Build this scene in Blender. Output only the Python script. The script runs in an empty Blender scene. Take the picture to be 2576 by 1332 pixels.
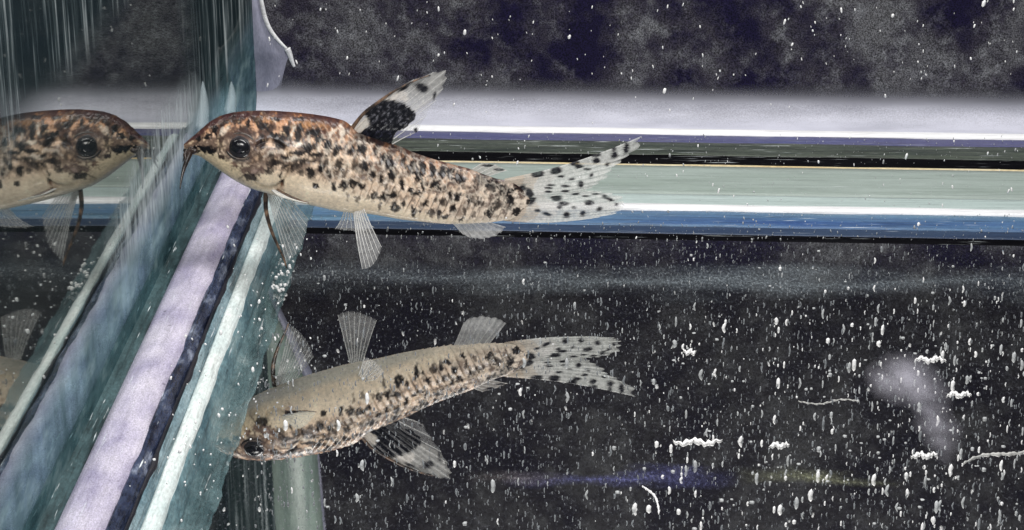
import bpy, math, random
import numpy as np
from mathutils import Vector
random.seed(7); rng = np.random.default_rng(11)
C = bpy.context.scene.collection
SC = bpy.context.scene

# ---------------------------------------------------------------- camera (1 unit = 1 cm)
FPX, W0, H0 = 5413.0, 2576.0, 1332.0          # focal length in pixels of a 2576 px wide picture
PITCH, YAW = math.atan(2078/5413.0), -math.atan(132*math.cos(math.atan(2078/5413.0))/5413.0)
Fv = Vector((math.sin(YAW)*math.cos(PITCH), math.cos(YAW)*math.cos(PITCH), -math.sin(PITCH)))
Rv = Vector((math.cos(YAW), -math.sin(YAW), 0)); Uv = Rv.cross(Fv)
def pray(x, y): return Fv + Rv*((x-W0/2)/FPX) - Uv*((y-H0/2)/FPX)      # depth along Fv = 1
DE = FPX/226.0
def proj_rel(p, cam):
    d = p-cam; k = d.dot(Fv); return (W0/2+FPX*d.dot(Rv)/k, H0/2-FPX*d.dot(Uv)/k)
eye_rel = pray(601, 358)*DE
lo, hi = 3.0, 30.0                                                        # camera height above the reflecting pane
for _ in range(60):
    m = (lo+hi)/2; cam = Vector((0, 0, m)); e = cam+eye_rel
    if proj_rel(Vector((e.x, e.y, -e.z)), cam)[1] > 1135: hi = m
    else: lo = m
CAM = Vector((0, 0, m)); EYE = CAM+eye_rel
lo, hi = -12.0, EYE.x
for _ in range(60):
    m = (lo+hi)/2
    if proj_rel(Vector((2*m-EYE.x, EYE.y, EYE.z)), CAM)[0] > 222: hi = m
    else: lo = m
XW = m                                                                    # plane of the left pane
def at_z(x, y, z=0.0):
    d = pray(x, y); return CAM+d*((z-CAM.z)/d.z)
def at_x(x, y, xx):
    d = pray(x, y); return CAM+d*((xx-CAM.x)/d.x)
cd = bpy.data.cameras.new('camera'); co = bpy.data.objects.new('camera', cd); C.objects.link(co)
cd.sensor_width = 36; cd.lens = 36*FPX/W0; cd.clip_start = 0.5; cd.clip_end = 500
co.location = CAM; co.rotation_euler = Fv.to_track_quat('-Z', 'Y').to_euler(); SC.camera = co
print('CAM', CAM, 'EYE', EYE, 'XW', XW)

# ---------------------------------------------------------------- world, lamps, exposure
w = bpy.data.worlds.new('World'); SC.world = w; w.use_nodes = True
w.node_tree.nodes['Background'].inputs[0].default_value = (0.62, 0.72, 0.80, 1)
w.node_tree.nodes['Background'].inputs[1].default_value = 0.16
def area(name, loc, target, sx, sy, power, col):
    l = bpy.data.lights.new(name, 'AREA'); l.shape = 'RECTANGLE'; l.size = sx; l.size_y = sy; l.energy = power; l.color = col
    o = bpy.data.objects.new(name, l); C.objects.link(o); o.location = loc
    o.rotation_euler = (Vector(target)-Vector(loc)).to_track_quat('-Z', 'Y').to_euler(); return o
FY = EYE.y
area('tank_lamp', (1.0, FY+5.5, 17), (0.5, FY+4.0, 0), 18, 2.5, 3600, (1.0, 0.97, 0.95))
area('front_fill', (-1.5, FY-11, 13.5), (-0.3, FY-1, 1.0), 7, 3.5, 2350, (1.0, 0.97, 0.95))  # added unseen fill lamp, brightens the fish from the front
SC.view_settings.view_transform = 'Standard'; SC.view_settings.look = 'None'; SC.view_settings.exposure = 0; SC.view_settings.gamma = 1
SC.render.engine = 'CYCLES'
SC.cycles.max_bounces = 10; SC.cycles.transparent_max_bounces = 24; SC.cycles.glossy_bounces = 6

# ---------------------------------------------------------------- helpers
def mesh_obj(name, verts, faces, mat, parent=None, smooth=True, cols=None):
    me = bpy.data.meshes.new(name); me.from_pydata([tuple(v) for v in verts], [], faces)
    if smooth: me.polygons.foreach_set('use_smooth', [True]*len(me.polygons))
    if cols is not None:
        ca = me.color_attributes.new('paint', 'FLOAT_COLOR', 'POINT'); ca.data.foreach_set('color', np.asarray(cols, dtype=np.float32).ravel())
    o = bpy.data.objects.new(name, me); C.objects.link(o)
    if mat: me.materials.append(mat)
    if parent: o.parent = parent
    return o
def tag(o, label=None, cat=None, group=None, kind=None):
    if label: o['label'] = label
    if cat: o['category'] = cat
    if group: o['group'] = group
    if kind: o['kind'] = kind
    return o
def empty(name, loc=(0, 0, 0)):
    o = bpy.data.objects.new(name, None); C.objects.link(o); o.location = loc; o.empty_display_size = .2; return o
class NT:
    def __init__(s, name):
        s.m = bpy.data.materials.new(name); s.m.use_nodes = True; s.t = s.m.node_tree; s.n = s.t.nodes
        s.b = s.n['Principled BSDF']; s.out = s.n['Material Output']
    def add(s, ty, **k):
        x = s.n.new(ty)
        for a, v in k.items(): setattr(x, a, v)
        return x
    def link(s, a, b): s.t.links.new(a, b)
    def noise(s, scale, detail=3, rough=.55, stretch=(1, 1, 1), coord='Object', rot=(0, 0, 0)):
        tc = s.add('ShaderNodeTexCoord'); mp = s.add('ShaderNodeMapping'); mp.inputs['Scale'].default_value = stretch; mp.inputs['Rotation'].default_value = rot
        nz = s.add('ShaderNodeTexNoise'); nz.inputs['Scale'].default_value = scale; nz.inputs['Detail'].default_value = detail; nz.inputs['Roughness'].default_value = rough
        s.link(tc.outputs[coord], mp.inputs[0]); s.link(mp.outputs[0], nz.inputs['Vector']); return nz.outputs['Fac']
    def ramp(s, fac, stops):
        r = s.add('ShaderNodeValToRGB'); el = r.color_ramp.elements
        while len(el) < len(stops): el.new(.5)
        for e, (p, c) in zip(el, stops):
            e.position = p; e.color = (*c, 1) if len(c) == 3 else c
        s.link(fac, r.inputs[0]); return r.outputs[0]
    def mix(s, fac, a, b, mode='MIX'):
        x = s.add('ShaderNodeMix', data_type='RGBA', blend_type=mode)
        for sock, v in ((x.inputs[0], fac), (x.inputs[6], a), (x.inputs[7], b)):
            if hasattr(v, 'is_output'): s.link(v, sock)
            elif isinstance(v, (int, float)): sock.default_value = v
            else: sock.default_value = (*v, 1)
        return x.outputs[2]
    def math(s, op, a, b=None, clamp=False):
        x = s.add('ShaderNodeMath', operation=op, use_clamp=clamp)
        for i, v in enumerate((a, b)):
            if v is None: continue
            if hasattr(v, 'is_output'): s.link(v, x.inputs[i])
            else: x.inputs[i].default_value = v
        return x.outputs[0]
    def bump(s, h, strength=.3, dist=.02, normal_to=None):
        b = s.add('ShaderNodeBump'); b.inputs['Strength'].default_value = strength; b.inputs['Distance'].default_value = dist
        s.link(h, b.inputs['Height']); s.link(b.outputs[0], (normal_to or s.b).inputs['Normal']); return b
    def pos(s):
        g = s.add('ShaderNodeNewGeometry'); x = s.add('ShaderNodeSeparateXYZ'); s.link(g.outputs['Position'], x.inputs[0]); return x.outputs
def g3(v): return (v, v, v)

def grain_mat(name, stops, scale=9, stretch=(1, 1, 1), rough=.45, fine=70, fine_amt=.35, bump=.3, spec=.4, streak=None, pits=0.0, samt=.3):
    M = NT(name); n1 = M.noise(scale, 4, .6, stretch); c = M.ramp(n1, stops)
    if streak:
        sn = M.noise(16, 3, .75, streak); c = M.mix(1.0, c, M.ramp(sn, [(.34, g3(1-samt)), (.50, g3(.92)), (.66, g3(1.0))]), 'MULTIPLY')
        c = M.mix(M.ramp(M.noise(23, 2, .8, streak), [(.66, g3(0)), (.74, g3(.5*samt/.3))]), c, (.80, .86, .88))
    if pits:
        c = M.mix(M.ramp(M.noise(11, 2, .6), [(.70, g3(0)), (.76, g3(pits))]), c, (.10, .09, .12))
    n2 = M.noise(fine, 2, .7, stretch); f = M.ramp(n2, [(.3, g3(1-fine_amt)), (.7, g3(1+fine_amt))])
    # colour ramps clamp at 1, so go through a multiply with a doubled colour
    c2 = M.mix(1.0, c, f, 'MULTIPLY'); M.link(c2, M.b.inputs['Base Color'])
    M.b.inputs['Roughness'].default_value = rough; M.b.inputs['Specular IOR Level'].default_value = spec
    M.bump(n2, bump, .02); return M.m

def flat_mat(name, c, r=.5, var=.1):
    M = NT(name); M.link(M.ramp(M.noise(3), [(.3, tuple(x*(1-var) for x in c)), (.7, c)]), M.b.inputs['Base Color']); M.b.inputs['Roughness'].default_value = r; return M.m

TOPZ = .55                                        # upper face of the thick bottom glass along the seams
YF0 = at_z(1700, 603).y; SK = math.tan(math.radians(1.6)); X0 = at_z(1700, 603).x
def bandY(py): return at_z(2000, py).y-at_z(2000, 603).y+YF0
def skew(x, y): return y-SK*(x-X0)
RC = 0.47; YW = bandY(330)+RC*1.15

# mirror-like bottom pane: the underside of the glass reflects the fish, dark grit film on top
def pane_mat(name, dark, refl, tint, kind):
    M = NT(name); M.n.remove(M.b)
    P = M.pos()
    ZL = at_x(200, 205, XW).z; CY = at_x(470, 150, XW).y-.6; CZ = at_x(560, 240, XW).z-.1
    if kind == 'floor':
        n1 = M.noise(5.0, 4, .6, (1, .5, 1)); n2 = M.noise(32, 3, .8, (1, .42, 1)); n3 = M.noise(1.1, 2, .5, (.55, 1.3, 1))
        a = M.ramp(n2, [(.42, dark[0]), (.53, dark[1]), (.63, dark[2]), (.74, dark[3])])
        b = M.ramp(n1, [(.35, g3(.35)), (.7, g3(1.0))])
        c = M.mix(1.0, a, b, 'MULTIPLY')
        # faint reflected streaks painted into the pane's colour
        refl_streak = None; wob = M.math('MULTIPLY', M.math('SUBTRACT', n3, .5), 1.2)
        for (px, py), wd, ln, col, amt in (((1800, 705), .62, 9.5, (.30, .35, .38), 1.0), ((1560, 1205), .20, 1.15, (.20, .21, .55), .85), ((2060, 1200), .22, .8, (.42, .44, .28), .95), ((1300, 1195), .16, .5, (.34, .30, .29), .7)):
            q = at_z(px, py)
            d = M.math('SUBTRACT', M.math('ADD', P[1], wob), q.y)
            g = M.math('SUBTRACT', 1.0, M.math('DIVIDE', M.math('ABSOLUTE', d), wd), True)
            h = M.math('SUBTRACT', 1.0, M.math('DIVIDE', M.math('ABSOLUTE', M.math('SUBTRACT', P[0], q.x)), ln), True)
            g = M.math('MULTIPLY', g, M.math('MULTIPLY', M.math('POWER', h, .6), amt))
            g = M.math('MULTIPLY', g, M.math('ADD', M.math('MULTIPLY', n2, 1.6), -.25), True)
            c = M.mix(g, c, col)
            refl_streak = M.math('MAXIMUM', refl_streak, g) if refl_streak else g
    else:
        n1 = M.noise(2.2, 4, .6, (1, 1, .25)); n2 = M.noise(4.5, 4, .68, (1, 1.0, .09)); n3 = M.noise(40, 2, .6, (1, 1, .6))
        a = M.ramp(n2, [(.46, dark[0]), (.54, dark[1]), (.60, dark[2]), (.70, dark[3])])
        # streaks of film: denser higher up the pane
        up = M.math('MULTIPLY', M.math('SUBTRACT', P[2], ZL), 2.2, True)
        cor = M.math('MULTIPLY', M.math('MULTIPLY', M.math('SUBTRACT', P[1], CY), .55, True), M.math('MULTIPLY', M.math('SUBTRACT', P[2], CZ), 2.0, True))
        up = M.math('MAXIMUM', up, M.math('MULTIPLY', cor, 1.15))
        c = M.mix(up, dark[1], a)
        c = M.mix(M.math('MULTIPLY', n3, .5), c, dark[0])
        nd = M.noise(2.6, 4, .65, (1, .35, 1), rot=(.35, 0, 0)); lowf = M.math('SUBTRACT', 1.0, M.math('MULTIPLY', M.math('SUBTRACT', P[2], 1.0), 1.2, True))
        c = M.mix(lowf, c, M.ramp(nd, [(.32, (.018, .042, .048)), (.50, (.07, .13, .14)), (.68, (.24, .34, .34))]))
        low = M.math('SUBTRACT', 1.0, M.math('MULTIPLY', M.math('SUBTRACT', P[2], 1.25), 2.4, True))   # teal film low on the pane
    d = M.add('ShaderNodeBsdfDiffuse')
    g = M.add('ShaderNodeBsdfGlossy'); g.inputs['Roughness'].default_value = .004 if kind == 'floor' else .022; g.inputs[0].default_value = (*tint, 1)
    if kind == 'side': M.link(M.mix(low, (.56, .57, .55), tint), g.inputs[0])
    bmp = M.bump(n2, .004 if kind == 'floor' else .01, .01, g)
    mx = M.add('ShaderNodeMixShader')
    rf = M.math('MULTIPLY_ADD', n1, -.25); rf.node.inputs[2].default_value = refl+.12
    if kind == 'floor':
        gm = M.ramp(n2, [(.54, g3(0)), (.70, g3(.36))]); rf = M.math('MULTIPLY', rf, M.math('SUBTRACT', 1.0, gm))
        rf = M.math('MULTIPLY', rf, M.math('SUBTRACT', 1.0, M.math('MULTIPLY', refl_streak, .72)))
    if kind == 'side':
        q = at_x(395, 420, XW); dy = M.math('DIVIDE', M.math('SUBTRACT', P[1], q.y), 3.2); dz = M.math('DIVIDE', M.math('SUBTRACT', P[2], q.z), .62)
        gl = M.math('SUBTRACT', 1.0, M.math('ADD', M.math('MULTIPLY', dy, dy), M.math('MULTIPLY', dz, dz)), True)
        gl = M.math('MULTIPLY', gl, 1.5, True)  # pale glow painted into the pane's colour near the snout
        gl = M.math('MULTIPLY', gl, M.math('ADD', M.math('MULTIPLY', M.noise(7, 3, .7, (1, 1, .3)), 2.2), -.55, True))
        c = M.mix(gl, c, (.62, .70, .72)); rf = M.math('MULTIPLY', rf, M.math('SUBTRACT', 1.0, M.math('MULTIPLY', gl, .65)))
    if kind == 'side': rf = M.math('MULTIPLY', rf, M.math('SUBTRACT', 1.0, M.math('MULTIPLY', low, M.math('MULTIPLY', n1, 1.3))))
    if kind == 'side': rf = M.math('MULTIPLY', rf, M.math('SUBTRACT', 1.0, M.math('MULTIPLY', up, .80)))
    M.link(c, d.inputs[0]); M.link(rf, mx.inputs[0]); M.link(d.outputs[0], mx.inputs[1]); M.link(g.outputs[0], mx.inputs[2])
    M.link(mx.outputs[0], M.out.inputs['Surface']); return M.m

m_floor = pane_mat('bottom_pane_glass', [(.003, .004, .008), (.014, .017, .026), (.12, .13, .15), (.50, .53, .56)], .90, (.90, .90, .89), 'floor')
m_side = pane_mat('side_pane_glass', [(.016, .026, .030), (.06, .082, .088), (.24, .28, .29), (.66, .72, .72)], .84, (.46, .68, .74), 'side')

# back pane: very dark with blotchy pale algae and a purple cast
d_ = pray(1700, 0); ZT = CAM.z+d_.z*(YW/d_.y)
M = NT('back_pane_film')
n1 = M.noise(.75, 6, .68); n2 = M.noise(4.6, 3, .55); n3 = M.noise(48, 3, .85)
base = M.ramp(n1, [(.38, (.018, .014, .06)), (.50, (.075, .068, .10)), (.64, (.24, .24, .26))])
blot = M.ramp(n2, [(.50, g3(0)), (.68, (.66, .66, .70))])
msk = M.ramp(n1, [(.40, g3(0)), (.58, g3(1))])
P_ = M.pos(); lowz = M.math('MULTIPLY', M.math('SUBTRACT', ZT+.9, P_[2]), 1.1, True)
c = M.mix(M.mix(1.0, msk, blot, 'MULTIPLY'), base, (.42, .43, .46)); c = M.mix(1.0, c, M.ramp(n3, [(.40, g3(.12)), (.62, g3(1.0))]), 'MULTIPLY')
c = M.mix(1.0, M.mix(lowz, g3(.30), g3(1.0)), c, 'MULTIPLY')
M.link(c, M.b.inputs['Base Color']); M.b.inputs['Roughness'].default_value = .7; M.b.inputs['Specular IOR Level'].default_value = .15
m_back = M.m

# ---------------------------------------------------------------- the tank
XR = 14.0; YN = 6.0
print('YF0', YF0, 'YW', YW, 'corner', at_x(480, 150, XW), at_x(560, 150, XW), at_x(440, 250, XW), at_x(200, 100, XW))
d_ = pray(1700, 0); print('wall top z', CAM.z+d_.z*(YW/d_.y))
def slab(name, pts_near_far, z0, z1, mat, **k):
    v = [(x, y, z) for z in (z0, z1) for x, y in pts_near_far]
    n = len(pts_near_far); f = [tuple(range(n))[::-1], tuple(range(n, 2*n))]+[(i, (i+1) % n, n+(i+1) % n, n+i) for i in range(n)]
    return mesh_obj(name, v, f, mat, smooth=False, **k)
tag(slab('tank_floor', [(XW, YN), (XR, YN), (XR, skew(XR, YF0)), (XW, skew(XW, YF0))], -.5, 0, m_floor), kind='structure')
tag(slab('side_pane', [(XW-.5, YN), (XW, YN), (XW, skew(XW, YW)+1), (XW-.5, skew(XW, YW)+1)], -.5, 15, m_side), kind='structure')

# back pane with a hollow cove at its foot: an upward-facing curve that catches the lamp
prof = [(-RC*1.15, 0.0)]+[(-RC*1.15*(1-math.sin(t)), RC*(1-math.cos(t))*1.1) for t in [math.pi/2*i/24 for i in range(1, 25)]]
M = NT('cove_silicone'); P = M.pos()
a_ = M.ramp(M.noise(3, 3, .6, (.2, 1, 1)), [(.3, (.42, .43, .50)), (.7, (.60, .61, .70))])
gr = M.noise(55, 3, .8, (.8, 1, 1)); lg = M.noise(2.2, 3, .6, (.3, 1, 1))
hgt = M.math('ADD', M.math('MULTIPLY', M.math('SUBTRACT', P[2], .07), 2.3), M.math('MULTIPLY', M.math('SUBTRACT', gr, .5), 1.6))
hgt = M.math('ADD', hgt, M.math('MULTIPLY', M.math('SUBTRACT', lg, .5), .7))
falloff = M.math('MULTIPLY', M.math('MULTIPLY', hgt, 1.0, True), M.math('ADD', .72, M.math('MULTIPLY', M.math('SUBTRACT', P[0], XW+.25), .45, True), True))
falloff = M.math('MULTIPLY', falloff, .93)  # darkening up the cove paints the light's falloff into its colour
M.link(M.mix(falloff, a_, M.mix(1.0, (.13, .13, .15), M.ramp(gr, [(.4, g3(.25)), (.62, g3(1.0))]), 'MULTIPLY')), M.b.inputs['Base Color']); M.b.inputs['Roughness'].default_value = .45; M.b.inputs['Specular IOR Level'].default_value = .2
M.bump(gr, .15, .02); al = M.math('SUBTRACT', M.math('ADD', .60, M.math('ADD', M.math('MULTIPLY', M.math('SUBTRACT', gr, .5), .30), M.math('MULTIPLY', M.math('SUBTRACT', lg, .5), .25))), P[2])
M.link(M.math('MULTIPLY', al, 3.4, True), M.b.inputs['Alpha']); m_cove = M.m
def extr(name, prof, x0, x1, mat, nx=40, wob=0.0, **k):
    v = []; f = []; n = len(prof)
    ph = random.random()*9
    for i in range(nx+1):
        x = x0+(x1-x0)*i/nx
        for j, (dy, z) in enumerate(prof):
            wv = wob*(math.sin(x*2.1+ph+j*.7)+.6*math.sin(x*5.3+ph*2+j))
            v.append((x, skew(x, YW+dy)+wv, z+wv*.5))
    for i in range(nx):
        for j in range(n-1):
            a = i*n+j; f.append((a, a+n, a+n+1, a+1))
    return mesh_obj(name, v, f, mat, **k)
zt = prof[-1][1]
bp = extr('back_pane', [(0, zt), (0, 22), (.5, 22), (.5, -.5)], XW, XR, m_back, 4, kind=None) if False else None
v = []; 
back = slab('back_pane', [(XW, skew(XW, YW)), (XR, skew(XR, YW)), (XR, skew(XR, YW)+.5), (XW, skew(XW, YW)+.5)], -.5, 22, m_back)
tag(back, kind='structure')
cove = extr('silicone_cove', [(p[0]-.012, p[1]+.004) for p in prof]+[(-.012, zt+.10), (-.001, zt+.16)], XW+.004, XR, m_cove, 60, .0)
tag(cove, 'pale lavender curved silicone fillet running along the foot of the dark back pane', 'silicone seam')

# sill strips between the bottom pane and the back pane, all at or below the pane's level
sill = empty('back_sill', (0, skew(0, YF0), -.25))
tag(sill, 'long layered glass and silicone ledge with green, white and blue bands behind the fish', 'glass ledge')
def band(name, py0, py1, mat, z=0.0, bulge=0.0, n=8, wob=0.0):
    y0, y1 = bandY(py0), bandY(py1)           # y0 far, y1 near
    pr = [(y1-YW, z-.25)]
    for i in range(n+1):
        t = i/n; pr.append((y1-YW+(y0-y1)*t, z+bulge*math.sin(math.pi*t)))
    pr.append((y0-YW, z-.25))
    o = extr(name, pr, XW+.003, XR, mat, 50, wob); o.parent = sill; o.matrix_parent_inverse = sill.matrix_world.inverted()
    o.location = -Vector(sill.location); return o
Mx = lambda nm, a, b, **k: grain_mat(nm, [(.3, a), (.7, b)], k.pop('scale', 3), (.15, 1.6, 1), streak=(.05, 1.4, 1), samt=k.pop('samt', .3), pits=k.pop('pits', 0), **k)
m_white = Mx('bright_edge', (.86, .88, .9), (.95, .95, .96), fine_amt=.05, rough=.25)
m_purple = Mx('purple_layer', (.06, .07, .20), (.10, .10, .20), fine_amt=.3)
m_green = Mx('dark_green_layer', (.015, .026, .022), (.09, .11, .08), fine_amt=.6, scale=5, samt=.7)
m_black = Mx('black_gap', (.002, .002, .003), (.006, .006, .008), fine_amt=.3, spec=.03, rough=.9)
m_gold = Mx('gold_edge', (.62, .45, .20), (.85, .78, .55), fine_amt=.4)
m_pale = Mx('pale_green_glass_edge', pits=.25, a=(.30, .37, .33), b=(.38, .45, .42), fine_amt=.10, scale=2)
m_pale2 = Mx('pale_aqua_glass_edge', (.42, .52, .50), (.50, .60, .58), fine_amt=.10, scale=2)
m_blue = Mx('blue_silicone', (.03, .08, .24), (.16, .30, .40), fine_amt=.25, scale=.9, samt=.5)
m_navy = Mx('navy_silicone', (.02, .04, .09), (.04, .07, .13), fine_amt=.3)
band('foot_lip', 326, 338, m_white, .0, .05)
band('purple_layer', 338, 356, m_purple, -.004, .0, wob=.005)
band('green_layer', 356, 388, m_green, -.006, .0, wob=.005)
band('black_gap', 388, 412, m_black, -.010, wob=.005)
band('gold_edge', 412, 416.5, m_gold, -.004, .006, wob=.004)
band('glass_edge', 416.5, 488, m_pale, 0)
band('glass_edge', 488, 514, m_pale2, 0)
band('bright_edge', 514, 528, m_white, .006, .03, wob=.004)
band('blue_silicone', 528, 566, m_blue, -.01, .02, wob=.006)
band('navy_silicone', 566, 584, m_navy, -.014, .0)
band('black_gap', 584, 603, m_black, -.02)

# left seam: strips running toward the camera, on the upper face of the thick bottom glass
seam = empty('side_seam', (XW+.5, FY-4, 0))
tag(seam, 'wide silicone and glass seam with lavender and white stripes along the left pane foot', 'silicone seam')
def sx(px, z): return at_z(px, 1000, z).x
def strip(name, p0, p1, mat, z0, z1, bulge=0, wob=0.0, y_far=None, near=YN, n=6, wl=1.0, skirt=True):
    xa, xb = sx(p0, z0), sx(p1, z1); nn = 160; v = []; f = []
    cols = n+1+(2 if skirt else 0)
    ph = random.random()*20
    for i in range(nn+1):
        y = near+((y_far or YS)-near)*i/nn
        wv = wob*(math.sin(y*2.7*wl+ph)+.7*math.sin(y*6.1*wl+ph*3)+.5*math.sin(y*13*wl+ph))
        row = [(xa+(xb-xa)*j/n+wv*(j/n), z0+(z1-z0)*j/n+bulge*math.sin(math.pi*j/n)) for j in range(n+1)]
        if skirt: row = [(row[0][0], -.004)]+row+[(row[-1][0], -.004)]
        v += [(a, y, b) for a, b in row]
    for i in range(nn):
        for j in range(cols-1):
            a = i*cols+j; f.append((a, a+1, a+cols+1, a+cols))
    o = mesh_obj(name, v, f, mat); o.parent = seam; o.location = -Vector(seam.location); return o
m_lav = grain_mat('lavender_silicone', [(.3, (.34, .31, .45)), (.7, (.66, .62, .72))], 3, (1, .5, 1), .5, 75, .30, .2, streak=(1, .06, 1), pits=.6, samt=.22)
m_dteal = grain_mat('dark_teal_silicone', [(.3, (.022, .045, .05)), (.7, (.075, .13, .14))], 4, (1, .4, 1), .3, 40, .3, .2, streak=(1, .06, 1), samt=.6)
m_dnavy = grain_mat('dark_navy_silicone', [(.35, (.015, .02, .045)), (.55, (.045, .06, .11)), (.72, (.30, .34, .44))], 6, (1, .35, 1), .25, 30, .4, .5, streak=(1, .06, 1), samt=.7)  # palest ramp stop paints grey glints into the navy
m_seamblue = grain_mat('blue_grey_glass', [(.35, (.10, .18, .22)), (.7, (.34, .46, .50))], 4, (1, .4, 1), .25, 45, .3, .4, streak=(1, .06, 1), samt=.6)
m_aqua = grain_mat('aqua_white_edge', [(.3, (.55, .68, .68)), (.7, (.86, .92, .90))], 3, (1, .35, 1), .3, 40, .2, .2, streak=(1, .06, 1), samt=.35)
m_gteal = grain_mat('green_grey_film', [(.35, (.06, .13, .16)), (.55, (.16, .27, .30)), (.75, (.36, .46, .46))], 3, (1, .5, 1), .35, 30, .3, .4, streak=(1, .06, 1), pits=.5, samt=.5)
m_veil = grain_mat('thin_green_film', [(.35, (.06, .13, .15)), (.6, (.20, .32, .34)), (.8, (.50, .60, .60))], 3, (1, .5, 1), .35, 30, .3, .4, streak=(1, .06, 1), samt=.6)
m_veil.node_tree.nodes['Principled BSDF'].inputs['Alpha'].default_value = .42
m_line = grain_mat('black_joint', [(.3, (.004, .004, .01)), (.7, (.012, .012, .02))], 4)
YS = at_z(650, 306, TOPZ).y
strip('teal_bead', 241, 292, m_dteal, TOPZ+.05, TOPZ, .0)
strip('lavender_bead', 292, 405, m_lav, TOPZ, TOPZ, .06, .010)
strip('navy_bead', 405, 446, m_dnavy, TOPZ-.01, TOPZ-.10, .03, .009, wl=1.6)
strip('joint', 446, 456, m_line, TOPZ-.08, TOPZ-.10, .01, .012)
strip('glass_edge', 456, 482, m_seamblue, TOPZ-.10, TOPZ-.20, .02, .006)
strip('bright_edge', 482, 524, m_aqua, TOPZ-.18, TOPZ-.24, .03, .005)
strip('film', 524, 560, m_gteal, TOPZ-.26, .12, .02, .006, wl=1.4)
strip('film', 560, 634, m_veil, .10, .006, .01, .012, wl=1.7, skirt=False)

# vertical silicone bead in the back-left corner, with a lobed bright rim
corner = empty('corner_bead', (XW+.2, skew(XW, YW)-.1, 0))
tag(corner, 'grey lavender vertical silicone bead in the back left corner with a curved white rim', 'silicone seam')
m_cb = grain_mat('corner_silicone', [(.3, (.20, .21, .28)), (.7, (.42, .42, .53))], 3, (1, 1, .3), .35, 50, .15, .2)
m_cg = grain_mat('corner_glass_edge', [(.3, (.14, .20, .18)), (.7, (.34, .42, .37))], 5, (1, 1, .1), .3, 50, .2, .2)
def wall_pt(px, py):                               # point on the (skewed) back pane
    d = pray(px, py); nrm = Vector((SK, 1, 0)); k = (YW+SK*X0-nrm.dot(CAM))/nrm.dot(d); return CAM+d*k
def patch(name, left, right, lift, mat, n=8, under=0.0, par=corner):
    v = []; f = []
    for (a, b) in zip(left, right):
        A, B = wall_pt(*a), wall_pt(*b)
        for j in range(n+1):
            t = j/n; p = A.lerp(B, t); v.append((p.x, p.y-.006-lift*(.35 if a[1] > 140 else 1)*math.sin(math.pi*min(1, .15+.85*t))**.6-under*(1-t), p.z))
    m_ = n+1
    for i in range(len(left)-1):
        for j in range(n):
            a = i*m_+j; f.append((a, a+1, a+m_+1, a+m_))
    o = mesh_obj(name, v, f, mat); o.parent = par; o.location = -Vector(par.location); return o
def interp(pts, ts, ax=1):
    ys = [p[ax] for p in pts]; return [float(np.interp(t, ys, [p[1-ax] for p in pts])) for t in ts]
ys = [-900+i*16 for i in range(-25, 76)]
rim = [(-1300, 745), (-420, 735), (-200, 650), (-60, 640), (0, 658), (40, 668), (70, 680), (95, 698), (115, 718), (130, 732), (150, 722), (190, 712), (230, 705), (320, 700)]
rx_ = [float(np.interp(y, [r[0] for r in rim], [r[1] for r in rim])) for y in ys]
gx = [float(np.interp(y, [-500, -150], [735, 622])) for y in ys]
patch('bead', [(x, y) for x, y in zip(gx, ys)], [(x, y) for x, y in zip(rx_, ys)], .10, m_cb, 8)
patch('glass_edge', [(598, y) for y in ys], [(x, y) for x, y in zip(gx, ys)], .16, m_cg, 4)
def tube(name, pts, r, mat, parent=None, seg=8, taper=None, cols=None):
    pts = [Vector(p) for p in pts]; v = []; f = []
    for i, p in enumerate(pts):
        t = (pts[min(i+1, len(pts)-1)]-pts[max(i-1, 0)]).normalized()
        a = t.cross(Vector((0, 0, 1)));  a = a.normalized() if a.length > .1 else t.cross(Vector((0, 1, 0))).normalized()
        b = t.cross(a); rr = r*(taper(i/(len(pts)-1)) if taper else 1)
        for k in range(seg):
            q = 2*math.pi*k/seg; v.append(p+a*math.cos(q)*rr+b*math.sin(q)*rr)
    for i in range(len(pts)-1):
        for k in range(seg):
            f.append((i*seg+k, i*seg+(k+1) % seg, (i+1)*seg+(k+1) % seg, (i+1)*seg+k))
    f.append(tuple(range(seg))[::-1]); f.append(tuple((len(pts)-1)*seg+k for k in range(seg)))
    return mesh_obj(name, v, f, mat, parent)
def smooth_pts(pts, n):
    pts = [Vector(p) for p in pts]; out = []
    for i in range(n):
        t = i/(n-1)*(len(pts)-1); k = min(int(t), len(pts)-2); u = t-k
        p0 = pts[max(k-1, 0)]; p1 = pts[k]; p2 = pts[k+1]; p3 = pts[min(k+2, len(pts)-1)]
        out.append(.5*((2*p1)+(p2-p0)*u+(2*p0-5*p1+4*p2-p3)*u*u+(3*p1-p0-3*p2+p3)*u**3))
    return out
rp = smooth_pts([wall_pt(x, y)+Vector((0, -.07, 0)) for x, y in ((640, -90), (650, -40), (659, 0), (668, 40), (682, 72), (702, 98), (722, 118))], 30)
o = tube('rim', rp, .026, m_white, corner, taper=lambda t: .7+.6*math.sin(math.pi*t)); o.location = -Vector(corner.location)
rp = smooth_pts([wall_pt(x, y)+Vector((0, -.07, 0)) for x, y in ((724, 118), (730, 132), (736, 150), (742, 164))], 12)
o = tube('rim_drip', rp, .05, m_white, corner, taper=lambda t: 1.0-.6*t); o.location = -Vector(corner.location)
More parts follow.
